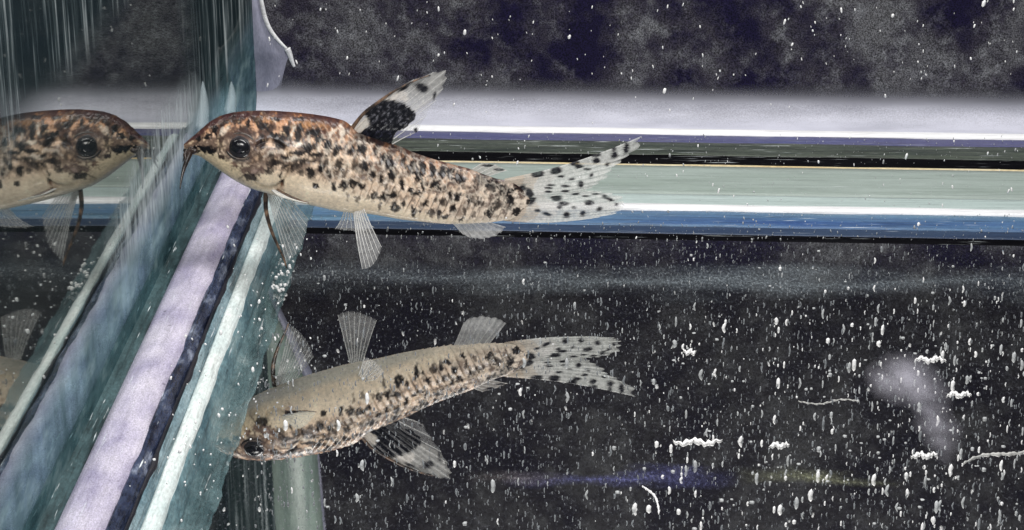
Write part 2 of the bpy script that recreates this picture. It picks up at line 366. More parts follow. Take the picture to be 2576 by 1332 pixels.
# ================================================================= THE FISH
S_ = 2576/2900.0
z1 = lambda x, y: ((480+x/3.917)*S_, (280+y/3.917)*S_)
z2 = lambda x, y: ((900+x/2.5615)*S_, (180+y/2.5615)*S_)
z3 = lambda x, y: ((1250+x/3.918)*S_, (360+y/3.918)*S_)
K1, K2, K3 = S_/3.917, S_/2.5615, S_/3.918
AX = Vector((700, 100, -177)).normalized()
ROLL = math.radians(12)
U0 = (Vector((0, 0, 1))-AX*AX.z).normalized(); Nn0 = U0.cross(AX).normalized()
if Nn0.y > 0: Nn0 = -Nn0
UP = (U0*math.cos(ROLL)-Nn0*math.sin(ROLL)).normalized(); NN = (Nn0*math.cos(ROLL)+U0*math.sin(ROLL)).normalized()   # NN toward the camera
PC = CAM+pray(601, 358)*(DE+.30)
def bend(px): return 0.0 if px < 1230 else ((px-1230)/226.0)**2*.01      # tail sweeps away from the camera
def mp(px, py, lat=0.0):
    d = pray(px, py); k = (PC+NN*bend(px)-CAM).dot(NN)/d.dot(NN); p = CAM+d*k
    return p+NN*lat
PX = 1/226.0
top = [z1(x, y) for x, y in ((163, 500), (200, 462), (270, 405), (350, 335), (450, 248), (560, 185), (700, 148), (850, 133), (1000, 125), (1200, 133), (1400, 146), (1600, 168), (1750, 192), (1850, 214), (1960, 244))]+\
      [z2(x, y) for x, y in ((300, 505), (420, 545), (520, 575), (600, 600), (700, 645), (850, 695), (1000, 735), (1100, 760), (1200, 800), (1300, 835), (1400, 850), (1480, 905), (1540, 985))]
bot = [z1(x, y) for x, y in ((160, 560), (190, 590), (230, 610), (330, 628), (450, 712), (560, 792), (700, 888), (850, 970), (960, 1008), (1060, 1036), (1200, 1078), (1400, 1136), (1600, 1182), (1800, 1226), (1950, 1256), (2100, 1280))]+\
      [z2(x, y) for x, y in ((200, 1072), (300, 1078), (420, 1095), (600, 1128), (800, 1150), (950, 1163), (1100, 1158), (1250, 1150), (1400, 1130), (1480, 1085), (1540, 1005))]
xs0, xs1 = z1(160, 0)[0], z2(1540, 0)[0]
wid = [(xs0, 3), (xs0+10, 16), (xs0+30, 32), (530, 50), (565, 66), (601, 78), (650, 92), (700, 100), (760, 104), (850, 102), (930, 92), (1000, 80), (1080, 64), (1160, 48), (1240, 27), (1285, 11), (xs1, 2.4)]
NSX, NTH = 460, 180
u = np.linspace(0, 1, NSX); u = xs0+(xs1-xs0)*(u-.035*np.sin(2*np.pi*u))
u[0] = xs0
def itp(x, pts): p = sorted(pts); return np.interp(x, [a for a, b in p], [b for a, b in p])
def sm(a, k=7):
    pad = np.concatenate([[2*a[0]-a[k-i] for i in range(k)], a, [2*a[-1]-a[-2-i] for i in range(k)]]); ker = np.hanning(2*k+3)[1:-1]; ker /= ker.sum()
    return np.convolve(pad, ker, 'valid')
yt = sm(itp(u, top)); yb = sm(itp(u, bot)); hw = sm(itp(u, wid), 12); hw = np.maximum(hw*.90, 2)
# value noise on the painted (px, py) plane
_lat = rng.random((256, 256))
def vnoise(x, y, s, o=0):
    x = x/s+o*17.3+40; y = y/s+o*31.7+40; xi = np.floor(x).astype(int); yi = np.floor(y).astype(int); fx = x-xi; fy = y-yi
    fx = fx*fx*(3-2*fx); fy = fy*fy*(3-2*fy); g = lambda a, b: _lat[a % 256, b % 256]
    return (g(xi, yi)*(1-fx)+g(xi+1, yi)*fx)*(1-fy)+(g(xi, yi+1)*(1-fx)+g(xi+1, yi+1)*fx)*fy
def fbm(x, y, s, o=0): return .55*vnoise(x, y, s, o)+.3*vnoise(x, y, s/2.1, o+1)+.15*vnoise(x, y, s/4.3, o+2)
TH = np.linspace(0, 2*np.pi, NTH, endpoint=False)      # 0 = back, pi = belly; 0..pi near side
PXg = np.repeat(u[:, None], NTH, 1)
cth = np.cos(TH); sth = np.sin(TH)
cc = np.sign(cth)*np.abs(cth)**np.where(cth < 0, 1.0, .97)
ss = np.sign(sth)*np.abs(sth)**np.where(cth < 0, 1.05, .92)
CCg = np.repeat(cc[None], NSX, 0); SSg = np.repeat(ss[None], NSX, 0)
T = (1-CCg)/2
PYg = yt[:, None]+(yb-yt)[:, None]*T
# ---- relief: two rows of overlapping flank plates behind the gill cover
lat_line = (yt*.52+yb*.48)[:, None]
v_ = PYg-lat_line
slant = np.where(v_ < 0, -.62*v_, .42*v_)*1.0
phase = (PXg+slant*.9-742)/17.5
saw = phase-np.floor(phase)
wt = np.clip((PXg-745-.15*v_)/40, 0, 1)*np.clip((1300-PXg)/40, 0, 1)*np.clip((T-.03)/.08, 0, 1)
wt = wt*np.clip(1-(T-(.66+.30*np.clip((PXg-850)/300, 0, 1)))/.10, 0, 1)
plate = (saw**1.4-.55)*wt
line = np.exp(-(v_/4.0)**2)*wt
disp = .026*plate-.020*line
# gill cover, cheek and skull relief
def gs(cx, cy, rx, ry, rot=0.0):
    c_, s_ = math.cos(rot), math.sin(rot); dx, dy = PXg-cx, PYg-cy; return ((dx*c_+dy*s_)/rx)**2+((-dx*s_+dy*c_)/ry)**2
gc = gs(672, 405, 52, 58, .15); disp += .05*np.clip(1-gc, 0, 1)**.5*.6
disp += -.03*np.exp(-((np.sqrt(gc)-1.0)/.07)**2)*(PXg > 640)
disp += .035*np.exp(-gs(601, 358, 44, 38)**1.5)
disp += .010*(fbm(PXg, PYg, 9, 3)-.5)*np.clip(1-T*1.1, 0, 1)*np.clip((760-PXg)/60, 0, 1)*2
disp *= np.clip((PXg-xs0)/40, 0, 1)*np.clip(np.abs(SSg)*3, 0, 1)
near = (sth >= 0)[None]*np.ones((NSX, 1), bool)
# ---- paint
def lerp(a, b, t): return a*(1-t[..., None])+np.array(b)*t[..., None]
n1 = fbm(PXg, PYg, 34, 1); n2 = fbm(PXg, PYg, 11, 5); n3 = vnoise(PXg, PYg, 4.2, 9)
sidec = np.array([.86, .66, .49]); col = np.tile(sidec, (NSX, NTH, 1)).astype(float)
col = lerp(col, (.60, .25, .095), np.clip(1.15-T*2.6, 0, 1)*.92)
belly = np.clip((T-(.60+.25*np.clip((PXg-820)/420, 0, 1)))/.16, 0, 1); belly = belly*belly*(3-2*belly)
col = lerp(col, (.93, .78, .59), belly)
col = lerp(col, (.70, .56, .34), belly*np.clip((720-PXg)/140, 0, 1)*.7)
col = lerp(col, (.72, .66, .58), np.clip((PXg-1080)/150, 0, 1)*.55)
col *= (0.82+.36*n1)[..., None]
# pale plate edges, their shine painted into the colour
edge = np.clip((saw-.62)/.3, 0, 1)*wt*np.clip(1.2-T*2.1, 0, 1)
col = lerp(col, (.95, .80, .62), edge*.9)
dk = np.clip(1-np.abs(saw-.32)/.30, 0, 1)*wt*np.clip((fbm(PXg, PYg, 12, 83)-.40)*6, 0, 1)*np.clip(1.15-T*1.25, 0, 1)
col = lerp(col, (.10, .06, .05), dk*.78)
mot = np.clip((fbm(PXg+.5*v_, PYg*.85, 17, 95)-.50)*9, 0, 1)*(1-belly)*np.clip((PXg-xs0-30)/60, 0, 1)*np.clip(1.1-T*.6, 0, 1)
col = lerp(col, (.085, .048, .038), mot*.93)
# small dark flecks between plates lower down, and head reticulation
head = np.clip((760-PXg)/50, 0, 1)*np.clip((.66-T)/.10, 0, 1)
ret = np.clip((fbm(PXg, PYg, 23, 21)-.43)*8, 0, 1)
col = lerp(col, (.10, .055, .04), ret*head*.85)
col = lerp(col, (.80, .60, .40), np.clip((.36-fbm(PXg, PYg, 15, 33))*9, 0, 1)*head*.8)
fl = np.clip((fbm(PXg*1.0+v_*.4, PYg*.6, 9, 44)-.60)*10, 0, 1)*(1-belly)*np.clip((PXg-740)/40, 0, 1)
col = lerp(col, (.12, .09, .08), fl*.7)
def spot(cx, cy, rx, ry, rot=0.0, a=.98, c=(.007, .006, .008), soft=.28, halo=0):
    global col
    if abs(rx) < 1 or ry < 1: return
    d = np.sqrt(gs(cx+(wx_-.5)*13, cy+(wy_-.5)*15, rx, ry, math.radians(rot)))+(n3-.5)*.75+(n2-.5)*1.0
    if halo: col = lerp(col, (.97, .86, .72), np.clip(1-np.abs(d-1.45)/.42, 0, 1)*halo)
    col = lerp(col, c, np.clip((1+soft-d)/(2*soft), 0, 1)*a)
wx_ = fbm(PXg, PYg, 13, 61); wy_ = fbm(PXg, PYg, 13, 71)
OR = (.66, .34, .15); PALE = (.93, .82, .68)
Z1S = [(1500, 240, 75, 42, 0, .8, OR), (1680, 250, 60, 45, 20, .7, OR), (1100, 200, 90, 30, 10, .6, OR), (1330, 180, 60, 22, 0, .5, OR),
 (1350, 340, 17, 75, 25, .9, PALE), (1790, 340, 17, 85, 42, .8, PALE), (1895, 330, 22, 95, 6, .8, PALE), (1405, 462, 62, 26, 0, .9, PALE), (1330, 622, 95, 19, 0, .8, PALE), (1620, 500, 22, 45, 0, .7, PALE),
 (1530, 420, 22, 45, 0, .6, PALE), (600, 340, 60, 22, -40, .6, PALE), (1090, 560, 60, 16, -40, .6, PALE), (950, 620, 80, 22, -35, .6, (.80, .55, .36)), (1210, 540, 60, 18, -10, .5, PALE), (760, 625, 90, 28, 0, .6, (.7, .62, .52)),
 (1030, 275, 62, 40), (1005, 445, 55, 75), (1190, 430, 72, 60), (1270, 312, 48, 48), (1425, 350, 52, 82, 30), (1570, 345, 95, 28), (1640, 410, 55, 30), (1160, 362, 62, 22), (1490, 500, 46, 64), (1360, 560, 85, 17), (1610, 585, 75, 22),
 (1720, 470, 42, 40), (1255, 595, 50, 26), (1105, 640, 48, 62, 20, .85), (905, 750, 115, 55, 0, .85, (.10, .05, .045)), (880, 830, 75, 38, -10, .92), (1100, 745, 52, 38, 0, .8), (920, 740, 28, 22, 0, .7, (.55, .40, .33)), (1360, 685, 70, 26, 0, .75), (1380, 722, 40, 38, 0, .7),
 (1545, 768, 42, 50, 30), (1660, 705, 24, 75), (1742, 785, 15, 55, 0, .8), (505, 315, 34, 30), (512, 370, 13, 34), (420, 385, 34, 26, -30), (320, 405, 55, 26, -40), (700, 218, 62, 34, 0, .75), (600, 262, 42, 30, 0, .7), (862, 250, 20, 50),
 (720, 165, 120, 22, 0, .8), (950, 205, 55, 22, 0, .8), (1180, 205, 50, 20), (1430, 205, 70, 20), (1595, 912, 28, 30), (1210, 785, 16, 38), (1232, 895, 22, 38), (1215, 950, 40, 40, 0, .5, (.35, .16, .08)), (560, 610, 42, 18, 45), (690, 690, 45, 20, 20, .7, (.2, .08, .06)), (560, 500, 40, 25, 0, .7),
 (425, 545, 118, 44, 0, 1), (265, 545, 40, 20, -20, 1), (840, 350, 70, 26, 20, .7), (1240, 700, 40, 18, 0, .8), (1100, 300, 30, 50, 0, .6), (1760, 220, 40, 60, 30, .8, (.12, .04, .03)), (1700, 360, 26, 50, -30, .7, (.14, .06, .04)),
 (1850, 700, 38, 60, 25, .75), (1900, 820, 20, 26, 0, .6), (860, 545, 60, 20, 0, .6), (640, 640, 20, 20, 0, .5), (1450, 640, 30, 26, 0, .7), (1170, 500, 40, 22, 0, .7), (1290, 735, 40, 20, 0, .6), (1250, 475, 95, 18, 0, .85), (1480, 640, 120, 16, 0, .8), (830, 300, 60, 24, 0, .8), (560, 430, 28, 48, 0, .8), (1310, 400, 24, 40, 10, .8), (1560, 480, 50, 26, -30, .85), (1180, 650, 60, 26, 0, .85), (1440, 770, 40, 26, 0, .8), (980, 600, 46, 26, 30, .75), (640, 190, 50, 20, -20, .8), (1330, 240, 30, 22, 0, .85), (1600, 210, 60, 16, 0, .8), (480, 260, 40, 20, -35, .8)]
Z2S = [(50, 562, 26, 28), (112, 602, 52, 20, -35), (232, 602, 36, 24, -38), (312, 610, 27, 36), (130, 712, 24, 46, 25, .7), (250, 698, 26, 30, 0, .8), (325, 716, 29, 26), (400, 622, 18, 32, 0, .8), (457, 668, 25, 32), (515, 712, 28, 38), (520, 792, 20, 28), (375, 782, 15, 26), (437, 812, 18, 26),
 (100, 866, 20, 22), (165, 846, 25, 29), (245, 840, 29, 22), (310, 866, 20, 25), (590, 840, 18, 30), (390, 930, 22, 25), (456, 938, 28, 24), (518, 925, 26, 21), (608, 692, 22, 34, 10, .85), (672, 732, 28, 36), (715, 785, 26, 34), (748, 740, 17, 32), (822, 762, 20, 42), (890, 782, 20, 32), (950, 780, 20, 26), (1012, 815, 29, 31),
 (830, 862, 36, 20), (872, 886, 18, 13), (732, 880, 12, 32), (688, 920, 32, 15), (645, 890, 18, 14), (937, 930, 18, 22), (1002, 942, 22, 20), (600, 1000, 15, 23), (750, 992, 18, 18), (828, 972, 14, 14, 0, .8), (895, 985, 20, 20, 0, .85), (1080, 975, 12, 23), (1130, 980, 24, 26, 0, .7), (957, 1030, 18, 28), (540, 1020, 24, 25, -30), (435, 1010, 9, 26, 10, .8),
 (680, 1060, 16, 28), (720, 1052, 10, 15), (802, 1070, 22, 22, 0, .85), (870, 1082, 14, 26), (920, 1092, 26, 12, -25), (1036, 1110, 18, 14), (1236, 1072, 26, 22), (1125, 1075, 12, 18, 0, .7), (1052, 1050, 9, 24, 0, .7), (1205, 838, 28, 40), (1280, 862, 52, 30), (1342, 920, 42, 36), (1385, 982, 28, 44), (1240, 902, 34, 20, 0, .8), (1290, 1015, 34, 24, -40, .8), (1140, 850, 18, 36, 0, .7),
 (560, 760, 14, 20, 0, .7), (170, 760, 18, 30, 10, .6), (60, 760, 14, 40, 0, .7), (40, 680, 16, 40, 0, .6), (200, 935, 10, 22, 0, .7), (270, 955, 12, 22, 0, .7), (340, 940, 10, 20, 0, .6), (470, 860, 12, 20, 0, .6), (770, 840, 12, 16, 0, .6), (1060, 880, 20, 14, 0, .6), (1180, 990, 18, 14, 0, .6), (1440, 1070, 30, 24), (1470, 895, 34, 28), (1545, 1000, 26, 22),
 (700, 620, 26, 12, 30, .8, (.20, .08, .05)), (830, 670, 40, 12, 15, .8, (.20, .08, .05)), (910, 695, 20, 14, 0, .8, (.16, .06, .05)), (1070, 740, 36, 22, 10, .8, (.10, .04, .04)), (1350, 830, 26, 14, 0, .5, (.3, .22, .3)), (290, 520, 50, 18, 25, .85), (430, 555, 80, 16, 18, .9)]
for s_ in Z1S: cx, cy = z1(s_[0], s_[1]); spot(cx, cy, s_[2]*K1*1.16, s_[3]*K1*1.14, *(list(s_[4:7]) if len(s_) > 4 else []))
for s_ in Z2S: cx, cy = z2(s_[0], s_[1]); spot(cx, cy, s_[2]*K2*1.28, s_[3]*K2*1.32, *(list(s_[4:7]) if len(s_) > 4 else []), halo=.42)
spot(*z1(775, 490), 215*K1, 180*K1, 0, .78, (.085, .05, .042), .3)
# dark saddle line on the very top of the back
col = lerp(col, (.075, .028, .030), np.clip((.095+.09*np.clip((560-PXg)/60, 0, 1)-T)/.05, 0, 1)*.85*np.clip((n2-.18)*5, 0, 1)*np.clip((900-PXg)/60, .35, 1))
# the underside itself is plain dusky cream
und = np.clip((-cth-.90)/.08, 0, 1)[None]*np.clip((1200-PXg)/200, 0, 1)
col = lerp(col, (.62, .58, .49), und)
col *= (.90+.2*n3)[..., None]*np.clip(1.0-.30*np.clip(1-T*3, 0, 1), 0, 1)[..., None]
col = np.clip(col, 0.004, 1)
verts = []
for i in range(NSX):
    ptop = mp(u[i], yt[i]); pbot = mp(u[i], yb[i]); midp = (ptop+pbot)/2; hv = (ptop-pbot)/2; hn = hv.normalized()
    for j in range(NTH):
        lat = hw[i]*PX*ss[j]*(1.0 if cc[j] < 0 else 1-.22*cc[j]**2)
        nrm = (hn*cth[j]+NN*sth[j])
        verts.append(midp+hv*cc[j]+NN*lat+nrm*disp[i, j])
faces = [(i*NTH+j, i*NTH+(j+1) % NTH, (i+1)*NTH+(j+1) % NTH, (i+1)*NTH+j) for i in range(NSX-1) for j in range(NTH)]
faces.append(tuple(range(NTH))[::-1]); faces.append(tuple((NSX-1)*NTH+j for j in range(NTH)))
cols = np.concatenate([col.reshape(-1, 3), np.ones((NSX*NTH, 1))], 1)

M = NT('fish_skin'); at = M.add('ShaderNodeVertexColor', layer_name='paint')
nf = M.noise(26, 3, .7); f = M.ramp(nf, [(.3, g3(.72)), (.65, g3(1.0))])
M.link(M.mix(1.0, at.outputs[0], f, 'MULTIPLY'), M.b.inputs['Base Color']); M.b.inputs['Roughness'].default_value = .38
M.b.inputs['Specular IOR Level'].default_value = .22; M.b.inputs['Subsurface Weight'].default_value = .03; M.b.inputs['Subsurface Radius'].default_value = (.12, .06, .04); M.b.inputs['Subsurface Scale'].default_value = .3
M.b.inputs['Coat Weight'].default_value = .14; M.b.inputs['Coat Roughness'].default_value = .10
M.bump(M.noise(38, 2, .6), .35, .012); m_skin = M.m

fish = empty('catfish', mp(850, 430))
tag(fish, 'small armoured catfish, tan with rows of black spots, hovering head-up beside the left pane', 'fish')
def fpart(o, par=None):
    o.parent = par or fish
    if par is None: o.location = -Vector(fish.location)
    return o
body = fpart(mesh_obj('body', verts, faces, m_skin, cols=cols))

# fins: every fin is a fan of rays (root -> tip polylines) with a clear membrane and raised rays
def fin_mat(name):
    M = NT(name); at = M.add('ShaderNodeVertexColor', layer_name='paint')
    n = M.noise(20, 3, .7)
    M.link(M.mix(1.0, at.outputs[0], M.ramp(n, [(.3, g3(.8)), (.65, g3(1.0))]), 'MULTIPLY'), M.b.inputs['Base Color'])
    M.b.inputs['Roughness'].default_value = .3; M.b.inputs['Specular IOR Level'].default_value = .5
    al = M.math('MULTIPLY', at.outputs['Alpha'], M.math('MULTIPLY_ADD', n, .5), True); al.node.inputs[1].default_value = 1.0
    al2 = M.math('ADD', n, .5); al = M.math('MULTIPLY', at.outputs['Alpha'], al2, True)
    tr = M.add('ShaderNodeBsdfTranslucent'); M.link(at.outputs[0], tr.inputs[0]); tp = M.add('ShaderNodeBsdfTransparent')
    m1 = M.add('ShaderNodeMixShader'); m1.inputs[0].default_value = .35; M.link(M.b.outputs[0], m1.inputs[1]); M.link(tr.outputs[0], m1.inputs[2])
    m2 = M.add('ShaderNodeMixShader'); M.link(al, m2.inputs[0]); M.link(tp.outputs[0], m2.inputs[1]); M.link(m1.outputs[0], m2.inputs[2])
    M.link(m2.outputs[0], M.out.inputs['Surface']); return M.m
m_fin = fin_mat('fin_membrane')
M = NT('smear_sheet'); at = M.add('ShaderNodeVertexColor', layer_name='paint'); M.link(M.mix(1.0, at.outputs[0], M.ramp(M.noise(30, 2, .7), [(.3, g3(.75)), (.6, g3(1.0))]), 'MULTIPLY'), M.b.inputs['Base Color'])
M.link(at.outputs['Alpha'], M.b.inputs['Alpha']); M.b.inputs['Roughness'].default_value = .8; M.b.inputs['Specular IOR Level'].default_value = .05; m_smear = M.m
def dist_e(x, y, s): 
    c_, s2 = math.cos(math.radians(s[4] if len(s) > 4 else 0)), math.sin(math.radians(s[4] if len(s) > 4 else 0))
    dx, dy = x-s[0], y-s[1]; return math.hypot((dx*c_+dy*s2)/s[2], (-dx*s2+dy*c_)/s[3])
def build_fin(name, roots, tips, place, nray, base=(.80, .80, .76), alpha=.38, rayalpha=.9, spots=(), curve=0.0, nl=36, sub=5, raycol=(.9, .9, .88), zone=None, ripple=.015, raywid=.8, par=None):
    """roots/tips: 2-D polylines; place(px,py,t,k) gives the 3-D point."""
    R_ = smooth_pts([(*p, 0) for p in roots], nray*sub+1); T_ = smooth_pts([(*p, 0) for p in tips], nray*sub+1) if len(tips) > 3 else None
    if T_ is None: T_ = smooth_pts([(*p, 0) for p in tips], nray*sub+1)
    v = []; cl = []; f = []; N = nray*sub+1
    rv = []; rc = []; rf = []
    rg = rng.random(nray+2)
    def pt(k, t):
        t = t*(1.07-.05*(1-abs(math.cos(math.pi*k/sub)))-.07*rg[(k+sub//2)//sub])
        p = R_[k].lerp(T_[k], t); q = T_[k]-R_[k]; nrm = Vector((-q.y, q.x, 0))
        return p+nrm*curve*math.sin(math.pi*t)
    ragged = 1.0 if name == 'caudal_fin' else .35
    def colour(x, y, k, t):
        c = list(base); a = alpha
        if zone:
            r = zone(x, y, k/(N-1), t)
            if r: c, a = list(r[0]), r[1]
        for s in spots:
            d = dist_e(x, y, s)+.75*(rg[(k+sub//2)//sub]-.5)*ragged
            if d < 1.25:
                w_ = min(1, (1.25-d)/.45); sc = (.02, .02, .028)
                c = [c[i]*(1-w_)+sc[i]*w_ for i in range(3)]; a = a*(1-w_)+.96*w_
        return c, a
    for k in range(N):
        rib = abs(math.cos(math.pi*k/sub))
        for l in range(nl+1):
            t = l/nl; p = pt(k, t); c, a = colour(p.x, p.y, k, t)
            off = ripple*math.sin(2*math.pi*k/sub)*(t**.7)+ripple*1.5*math.sin(3*t+k*.2)
            edgefade = 1 if t < .93 else 1-.5*(t-.93)/.07
            v.append(place(p.x, p.y, t, k/(N-1))+NN*off); cl.append((*c, max(.05, min(1, a*edgefade))))
    n_ = nl+1
    for k in range(N-1):
        for l in range(nl): f.append((k*n_+l, k*n_+l+1, (k+1)*n_+l+1, (k+1)*n_+l))
    fin = fpart(mesh_obj(name, v, f, m_fin, cols=cl), par)
    seg = 5
    for k in range(0, N, sub):
        b0 = len(rv); pts = [place(pt(k, l/nl).x, pt(k, l/nl).y, l/nl, k/(N-1))+NN*(ripple*1.5*math.sin(3*l/nl+k*.2)) for l in range(nl+1)]
        for l, p in enumerate(pts):
            t = l/nl; rr = PX*raywid*(1.55-.95*t); d = (pts[min(l+1, nl)]-pts[max(l-1, 0)]).normalized(); a_ = d.cross(NN).normalized()
            q = pt(k, t); c, al = colour(q.x, q.y, k, t)
            if al < .9: c = raycol; al = rayalpha*(1-.35*t)
            for s in range(seg):
                g = 2*math.pi*s/seg; rv.append(p+a_*math.cos(g)*rr+NN*math.sin(g)*rr); rc.append((*c, al))
        for l in range(nl):
            for s in range(seg): rf.append((b0+l*seg+s, b0+l*seg+(s+1) % seg, b0+(l+1)*seg+(s+1) % seg, b0+(l+1)*seg+s))
    r = mesh_obj('fin_rays', rv, rf, m_fin, fin, cols=rc)
    return fin
flat = lambda x, y, t, k: mp(x, y)
m_film = flat_mat('silicone_film', (.55, .66, .70)); 
m_film.node_tree.nodes['Principled BSDF'].inputs['Alpha'].default_value = .22
# ragged silicone peaks above the fish's snout
for k, (bx, by, tx, ty, wd) in enumerate([(500, 330, 510, 205, 20), (570, 290, 582, 205, 20), (612, 288, 600, 150, 12)]):
    base = wall_pt(bx, by); tip = wall_pt(tx, ty)
    if bx < 590: base = at_x(bx, by, XW+.02); tip = at_x(tx, ty, XW+.02)
    pk = smooth_pts([base, base.lerp(tip, .5)+Vector((.03, 0, 0)), tip], 14)
    o = tube('silicone_tag', pk, wd*.0062, m_film, corner, taper=lambda t: max(.08, (1-t)**.8)); o.location = -Vector(corner.location)

# dorsal fin
def inpoly(x, y, poly):
    c = False
    for i in range(len(poly)):
        (x1, y1), (x2, y2) = poly[i], poly[i-1]
        if (y1 > y) != (y2 > y) and x < (x2-x1)*(y-y1)/(y2-y1)+x1: c = not c
    return c
blackp = [z2(*p) for p in ((290, 510), (372, 440), (352, 385), (322, 350), (440, 250), (540, 258), (610, 275), (700, 345), (700, 400), (620, 470), (560, 495), (530, 590), (420, 580))]
basep = [z2(*p) for p in ((250, 470), (300, 400), (345, 380), (370, 440), (330, 490), (280, 500))]
whitep = [z2(*p) for p in ((430, 262), (470, 215), (560, 172), (640, 205), (640, 270), (560, 255))]
def dz(x, y, k, t):
    if inpoly(x, y, blackp): return (.010, .011, .017), .99
    if inpoly(x, y, basep): return (.85, .80, .72), .9
    if inpoly(x, y, whitep): return (.95, .90, .84), .92
    if k > .75: return (.66, .66, .66), .30
    return (.74, .73, .70), .62
dsp = [(*z2(610, 168), 42*K2, 15*K2, -30), (*z2(740, 165), 50*K2, 34*K2, 20), (*z2(832, 225), 11*K2, 36*K2, 5), (*z2(710, 480), 14*K2, 22*K2, -20), (*z2(700, 150), 20*K2, 14*K2)]
droot = [z2(*p) for p in ((240, 470), (310, 505), (390, 535), (460, 560), (530, 588))]
dtip = [z2(*p) for p in ((425, 268), (555, 180), (695, 108), (850, 52), (895, 78), (878, 165), (845, 245), (790, 360), (712, 495))]
dorsal = build_fin('dorsal_fin', droot, dtip, (lambda x, y, t, k: mp(x, y, .22*min(1, max(0, (z2(0, 560)[1]-y)/175)))), 9, spots=dsp, zone=dz, curve=-.01, raywid=1.0)
ds = [mp(*z2(*p), .01+.22*min(1, max(0, (z2(0, 560)[1]-z2(*p)[1])/175))) for q, p in enumerate(((240, 470), (330, 352), (440, 262), (560, 178), (690, 112), (800, 70)))]
spn = NT('fin_spine'); spn.b.inputs['Base Color'].default_value = (.16, .10, .075, 1); spn.b.inputs['Roughness'].default_value = .35
nn_ = spn.noise(9, 2, .6); spn.link(spn.ramp(nn_, [(.45, (.025, .018, .016)), (.70, (.26, .16, .10))]), spn.b.inputs['Base Color'])
m_spine = spn.m
fpart(tube('fin_spine', smooth_pts(ds, 30), .022, m_spine, taper=lambda t: 1.1-.85*t))
# caudal fin
croot = [z3(*p) for p in ((700, 575), (740, 680), (770, 790), (760, 920), (700, 1035))]
ctip = [z3(*p) for p in ((2145, 130), (2110, 270), (1985, 375), (1860, 490), (1740, 600), (1640, 672), (1615, 705), (1720, 712), (1870, 735), (1990, 800), (2020, 880), (1960, 930), (1800, 985), (1620, 1015))]
csp = [(700, 720, 60, 60, 50), (745, 830, 60, 70), (640, 640, 50, 40, 40), (980, 740, 40, 60, -20), (1065, 510, 60, 42), (1270, 480, 52, 50), (1330, 545, 48, 18), (1470, 390, 50, 30), (1530, 435, 42, 22), (1620, 465, 54, 17), (1665, 530, 40, 26, -40), (1700, 300, 60, 24), (1720, 370, 36, 28), (1842, 410, 30, 26), (1925, 315, 31, 46), (1910, 225, 20, 34), (2055, 225, 26, 62), (1450, 575, 55, 19, -8), (1545, 630, 30, 34),
 (1210, 638, 52, 14), (1190, 672, 42, 10), (1185, 712, 40, 12), (1375, 650, 44, 13), (1370, 705, 44, 13), (1490, 742, 44, 16), (890, 672, 70, 36, -30), (1000, 820, 60, 38, -35), (840, 930, 42, 30), (1065, 922, 48, 24), (1170, 960, 75, 26, 15), (1280, 790, 68, 36), (1352, 842, 62, 26), (1310, 890, 30, 26), (1390, 965, 52, 38), (1470, 890, 34, 18),
 (1572, 950, 46, 36, -20), (1642, 840, 52, 36, 10), (1755, 905, 50, 36, -20), (1600, 762, 48, 13), (1710, 738, 52, 14), (1810, 765, 38, 26, 25), (1880, 805, 46, 17, 25), (1945, 860, 30, 32)]
csp = [(*z3(s[0], s[1]), s[2]*K3, s[3]*K3, *(s[4:5])) for s in csp]
def cplace(x, y, t, k): return mp(x, y)
caudal = build_fin('caudal_fin', croot, ctip, cplace, 18, base=(.92, .93, .89), alpha=.78, spots=csp, curve=.03, nl=60, sub=5, ripple=.010, raywid=.75,
   zone=lambda x, y, k, t: ((.74, .64, .53), .97) if t < .15 else (((.80, .74, .66), .90) if t < .26 else (((.90, .88, .84), .84) if t < .42 else None)))
# general free 3-D fins: a fan of rays swept between a leading and a trailing edge
def fan(name, root, lead, trail, nray, root_len=.12, bulge=.12, **kw):
    """root: point; lead/trail: 3-D vectors from the root to the leading/trailing tips."""
    lead, trail = Vector(lead), Vector(trail); root = Vector(root)
    side = (trail-lead).normalized(); L = max(lead.length, trail.length)
    def place(x, y, t, k):
        end = lead.lerp(trail, k); end = end*(1+bulge*math.sin(math.pi*k))
        r0 = root+side*root_len*k; sag = lead.cross(trail).normalized()*.05*L*math.sin(math.pi*t)
        return r0+end*t+sag+side*.06*L*math.sin(math.pi*t*.8)*(-1 if k < .5 else 0)*0
    return build_fin(name, [(0, 0), (0, 1)], [(100, 0), (100, 1)], place, nray, curve=0, **kw)
def on_body(px, py, near_side=True, fr=.9):
    """a point on the flank, at fraction fr of the half width"""
    w_ = float(np.interp(px, u, hw))*PX*fr
    return mp(px, py)+NN*(w_ if near_side else -w_)
def vec(dx, dd, dz): return Vector((dx, dd, dz))*PX
SE, CE = math.sin(PITCH), math.cos(PITCH)
# pelvic fins (near one points at the viewer, far one away)
pn = on_body(888, 528, True, .35); pf = on_body(872, 528, False, .35)
build_fin_kw = dict(base=(.92, .92, .92), alpha=.26, nl=24, raywid=1.25, ripple=.008)
fan('pelvic_fin', pn, vec(30, -128, -108), vec(58, -112, -78), 6, root_len=.13, **build_fin_kw)
fan('pelvic_fin', pf, vec(-40, 105, -95), vec(34, 95, -88), 7, root_len=.14, **build_fin_kw)
